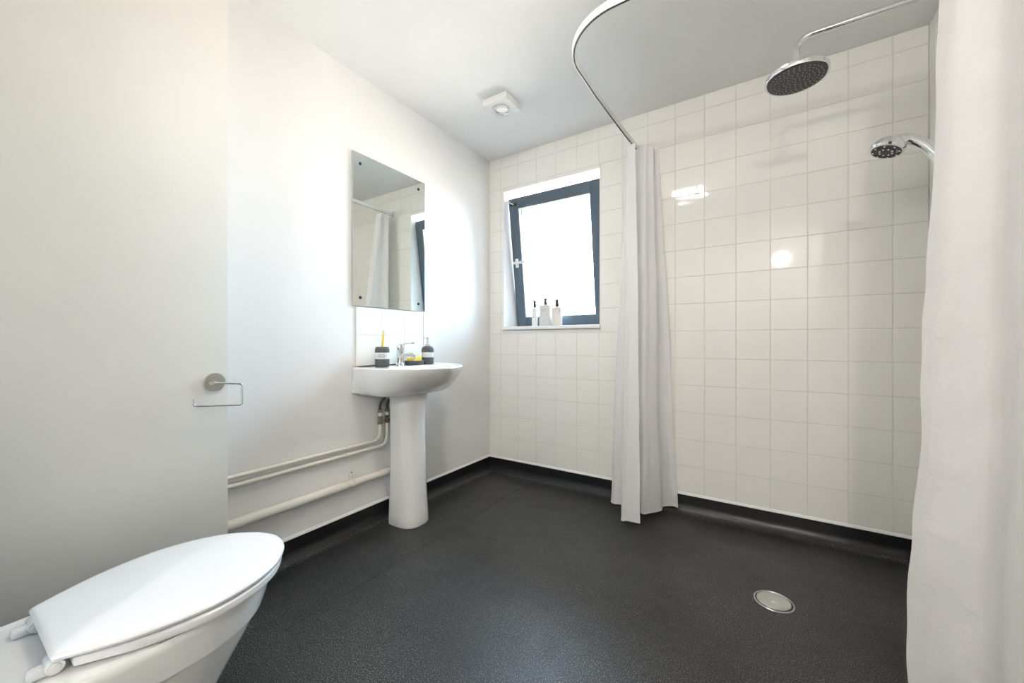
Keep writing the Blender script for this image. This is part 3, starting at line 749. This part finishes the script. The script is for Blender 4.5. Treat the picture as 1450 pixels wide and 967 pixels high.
# ------------------------------------------------------------ curtains
def curtain(name, top, bot, z0, z1, label, group, ease=1.0, seg=10, rows=60, wob=0.003, sd=0.0, edge=None):
    t = thing(name, label, 'shower curtain', (sum(p[0] for p in top)/len(top), sum(p[1] for p in top)/len(top), z0), group)
    a = crom([(x, y, 0) for x, y in top], seg); b = crom([(x, y, 0) for x, y in bot], seg)
    def row(s):
        z = z1 + (z0-z1)*s; k = s**ease; r = []
        for i, (p, q) in enumerate(zip(a, b)):
            v = p.lerp(q, k); v.z = z
            n = noise.noise_vector(Vector((v.x*4+sd, v.y*4, z*1.6)))
            v.x += n.x*wob*4*s; v.y += n.y*wob*4*s
            n2 = noise.noise_vector(Vector((v.x*14+sd, v.y*14, z*9)))
            v.x += n2.x*wob; v.y += n2.y*wob
            if edge: v.x += edge(z)*(1-i/(len(a)-1))**2
            r.append(v)
        return r
    hem = 0.975
    rows_ = [row(hem*k/rows) for k in range(rows+1)]
    bm = B(); loft(bm, rows_, (False, False), closed=False)
    o = obj('cloth', bm, M['fabric'], t)
    bm = B(); loft(bm, [row(hem), row(1.0)], (False, False), closed=False)
    o2 = obj('hem', bm, M['fabric'], t)
    bm = B(); e = row(1.0); tube(bm, [p for p in e], 0.0018, 6); 
    obj('hem_stitching', bm, M['hem'], t, label='thin bright hem edge')
    return t, rows_[0]
GR = 'white shower curtains on the rail'
bot = [(-0.565, 2.100), (-0.600, 2.085), (-0.632, 2.073), (-0.665, 2.20), (-0.700, 2.27), (-0.745, 2.262), (-0.765, 2.295), (-0.66, 2.33), (-0.565, 2.215), (-0.525, 2.25), (-0.488, 2.309), (-0.492, 2.372), (-0.450, 2.408), (-0.414, 2.398)]
bot[0] = (-0.538, 2.093)
top = [(-0.640, 2.15), (-0.665, 2.165), (-0.690, 2.19), (-0.665, 2.225), (-0.700, 2.25), (-0.715, 2.285), (-0.700, 2.32), (-0.650, 2.31), (-0.600, 2.27), (-0.585, 2.31), (-0.560, 2.34), (-0.600, 2.37), (-0.575, 2.41), (-0.545, 2.425)]
top = [(x+0.016, 2.43-(2.43-y)*0.5) for x, y in top]
t1, r0 = curtain('shower_curtain', top, bot, 0.035, 2.152, 'white shower curtain gathered against the tiled wall beside the window', GR, ease=0.85)
for i in (0, 40, 80, 110):
    p = r0[min(i, len(r0)-1)]
    bm = B(); yy = 2.17 + 0.06*(i/110)*4
    yy = min(2.42, 2.30+0.0011*i)
    tube(bm, crom([(-0.655, yy, 2.175), (-0.655, yy, 2.162), (-0.658, yy, 2.148)], 3), 0.0022, 6); obj('hook', bm, M['white_plastic'], t1)

def nearpath(x0, n=15, amp=0.02, ph=0.0, y=1.347):
    pts = []
    for k in range(n):
        s = k/(n-1); x = x0 + (0.600-x0)*s
        pts.append((x, y + amp*math.sin(ph + s*11.0)*(0.35+0.65*min(1, s*4))))
    return pts
def edge(z):
    # outline of the free edge
    tab = [(0.0, 0.0), (0.3, -0.004), (0.55, -0.006), (0.75, 0.004), (0.9, 0.004), (1.05, 0.004), (1.25, 0.012), (1.45, 0.010), (1.75, 0.002), (2.2, 0.0)]
    for (a, va), (b, vb) in zip(tab, tab[1:]):
        if a <= z <= b:
            u = (z-a)/(b-a); u = u*u*(3-2*u); return va+(vb-va)*u
    return 0
t2, r1 = curtain('shower_curtain', nearpath(0.374, amp=0.020, ph=0.4), nearpath(0.300, amp=0.036, ph=0.9), 0.035, 2.152, 'white shower curtain hanging close by at the right edge of the picture', GR, ease=0.8, wob=0.0050, sd=5, rows=90, edge=edge)
for k in range(6):
    x = 0.37+0.045*k
    bm = B(); tube(bm, crom([(x, 1.347, 2.175), (x, 1.347, 2.162), (x+0.002, 1.347, 2.146)], 3), 0.0022, 6); obj('hook', bm, M['white_plastic'], t2)

# ------------------------------------------------------------ rain shower
HX, HY, HZ = 0.105, 1.78, 1.962
rs = thing('rain_shower_head', 'round chrome rain shower head on a long arm from the right wall', 'shower head', (HX, HY, HZ))
bm = B(); lathe(bm, [(0.090, 0.003), (0.097, 0.0), (0.099, 0.004), (0.099, 0.017), (0.094, 0.021), (0.055, 0.026), (0.024, 0.032), (0.018, 0.042), (0.018, 0.052), (0.001, 0.053)], T(HX, HY, HZ), 56, (True, False)); obj('head_shell', bm, M['chrome'], rs)
bm = B(); lathe(bm, [(0.0905, 0.0028), (0.0905, -0.0008), (0.001, -0.0008)], T(HX, HY, HZ), 48)
np_ = 0
for ring, cnt in ((0.012, 5), (0.026, 10), (0.040, 16), (0.054, 21), (0.067, 27), (0.080, 32)):
    for k in range(cnt):
        a = 2*PI*k/cnt + ring*40
        lathe(bm, [(0.0022, -0.0006), (0.0014, -0.0032)], T(HX+ring*math.cos(a), HY+ring*math.sin(a), HZ), 6, mi=1)
obj('nozzle_plate', bm, [M['nozzle_face'], M['nozzle']], rs, label='dark grey nozzle plate dotted with pale nozzles')
bm = B(); tube(bm, fillet([(HX, HY, HZ+0.05), (HX, HY, 2.113), (XR-0.004, HY, 2.113)], 0.085, 12), 0.0105, 18); obj('arm', bm, M['chrome'], rs)
bm = B(); lathe(bm, [(0.030, 0), (0.030, 0.006), (0.012, 0.012)], axis((XR-0.0005, HY, 2.113), (-1, 0, 0)), 28); obj('wall_flange', bm, M['chrome'], rs)

# ------------------------------------------------------------ hand shower on riser rail
hs = thing('hand_shower', 'chrome hand shower pointing from the right wall behind the near curtain', 'hand shower', (0.36, 1.78, 1.645))
nrm = Vector((-0.30, -0.15, -0.94)).normalized()
hc = Vector((0.352, 1.78, 1.640))
MH = axis(hc, nrm)
bm = B(); lathe(bm, [(0.001, -0.034), (0.018, -0.032), (0.036, -0.022), (0.046, -0.006), (0.048, 0.004), (0.044, 0.010), (0.040, 0.011)], MH, 36); obj('head_shell', bm, M['chrome'], hs)
bm = B(); lathe(bm, [(0.040, 0.0105), (0.038, 0.0125), (0.030, 0.0125), (0.029, 0.011), (0.026, 0.011), (0.025, 0.013), (0.001, 0.0135)], MH, 32)
for k in range(8):
    a = 2*PI*k/8; lathe(bm, [(0.003, 0.0125), (0.002, 0.0150)], MH @ T(0.034*math.cos(a), 0.034*math.sin(a), 0), 8, mi=1)
    a += 0.3; lathe(bm, [(0.003, 0.0130), (0.002, 0.0155)], MH @ T(0.017*math.cos(a), 0.017*math.sin(a), 0), 8, mi=1)
obj('spray_face', bm, [M['nozzle_face'], M['steel']], hs, label='dark grey spray face')
bm = B(); hp_ = crom([(0.372, 1.782, 1.660), (0.405, 1.782, 1.657), (0.440, 1.780, 1.628), (0.470, 1.779, 1.580), (0.500, 1.778, 1.500), (0.520, 1.778, 1.430)], 6)
k_ = len(hp_)
sweep(bm, hp_, circ(0.0180, 16), radii=[1.05-0.25*i/k_ for i in range(k_)]); obj('handle', bm, M['chrome'], hs)
rl = thing('riser_rail', 'chrome shower riser rail on the right wall, behind the near curtain', 'shower rail', (XR, 1.78, 1.2))
bm = B(); tube(bm, [(XR-0.055, 1.80, 0.98), (XR-0.055, 1.80, 1.66)], 0.0095, 16); obj('rail_tube', bm, M['chrome'], rl)
for z in (1.0, 1.62):
    bm = B(); tube(bm, [(XR-0.0005, 1.80, z), (XR-0.062, 1.80, z)], 0.013, 16); obj('bracket', bm, M['chrome'], rl)
bm = B(); box(bm, XR-0.112, XR-0.040, 1.766, 1.812, 1.435, 1.485, 0.008, 3); obj('slider', bm, M['chrome'], rl)
ho = thing('shower_hose', 'chrome shower hose hanging below the hand shower', 'hose', (XR-0.03, 1.72, 0.9))
bm = B(); tube(bm, crom([(0.522, 1.778, 1.432), (0.535, 1.770, 1.30), (0.500, 1.74, 0.95), (0.505, 1.70, 0.62), (0.550, 1.68, 0.55), (0.580, 1.68, 0.70), (XR-0.035, 1.68, 0.90)], 8), 0.0065, 12)
obj('hose', bm, M['steel'], ho)
bm = B(); tube(bm, fillet([(XR-0.035, 1.68, 0.89), (XR-0.035, 1.68, 0.93), (XR-0.0005, 1.68, 0.93)], 0.012), 0.011, 14); lathe(bm, [(0.028, 0), (0.028, 0.006)], axis((XR-0.0005, 1.68, 0.93), (-1, 0, 0)), 24); obj('wall_outlet', bm, M['chrome'], ho)

# ------------------------------------------------------------ floor drain
DX, DY = 0.036, 1.787
fd = thing('floor_drain', 'round stainless steel drain cover set in the black shower floor', 'floor drain', (DX, DY, 0))
bm = B(); lathe(bm, [(0.0660, 0.0001), (0.0660, 0.0022), (0.0645, 0.0034), (0.0615, 0.0034), (0.0605, 0.0018)], T(DX, DY, 0), 56, (False, False)); obj('outer_ring', bm, M['steel'], fd)
bm = B(); lathe(bm, [(0.062, 0.0002), (0.062, 0.0008), (0.001, 0.0008)], T(DX, DY, 0), 56); obj('dark_gap', bm, M['dark'], fd)  # black disc stands in for the shaded gap around the cover
bm = B(); lathe(bm, [(0.0560, 0.0009), (0.0560, 0.0040), (0.0545, 0.0052), (0.050, 0.0056), (0.046, 0.0050), (0.001, 0.0050)], T(DX, DY, 0), 56); obj('cover', bm, M['drain'] if 'drain' in M else M['steel'], fd)
bm = B(); box(bm, -0.016, 0.016, -0.003, 0.003, 0.0048, 0.0062, 0.001, mtx=T(DX+0.006, DY-0.010, 0) @ Matrix.Rotation(math.radians(12), 4, 'Z')); obj('lifting_slot', bm, M['chrome'], fd)
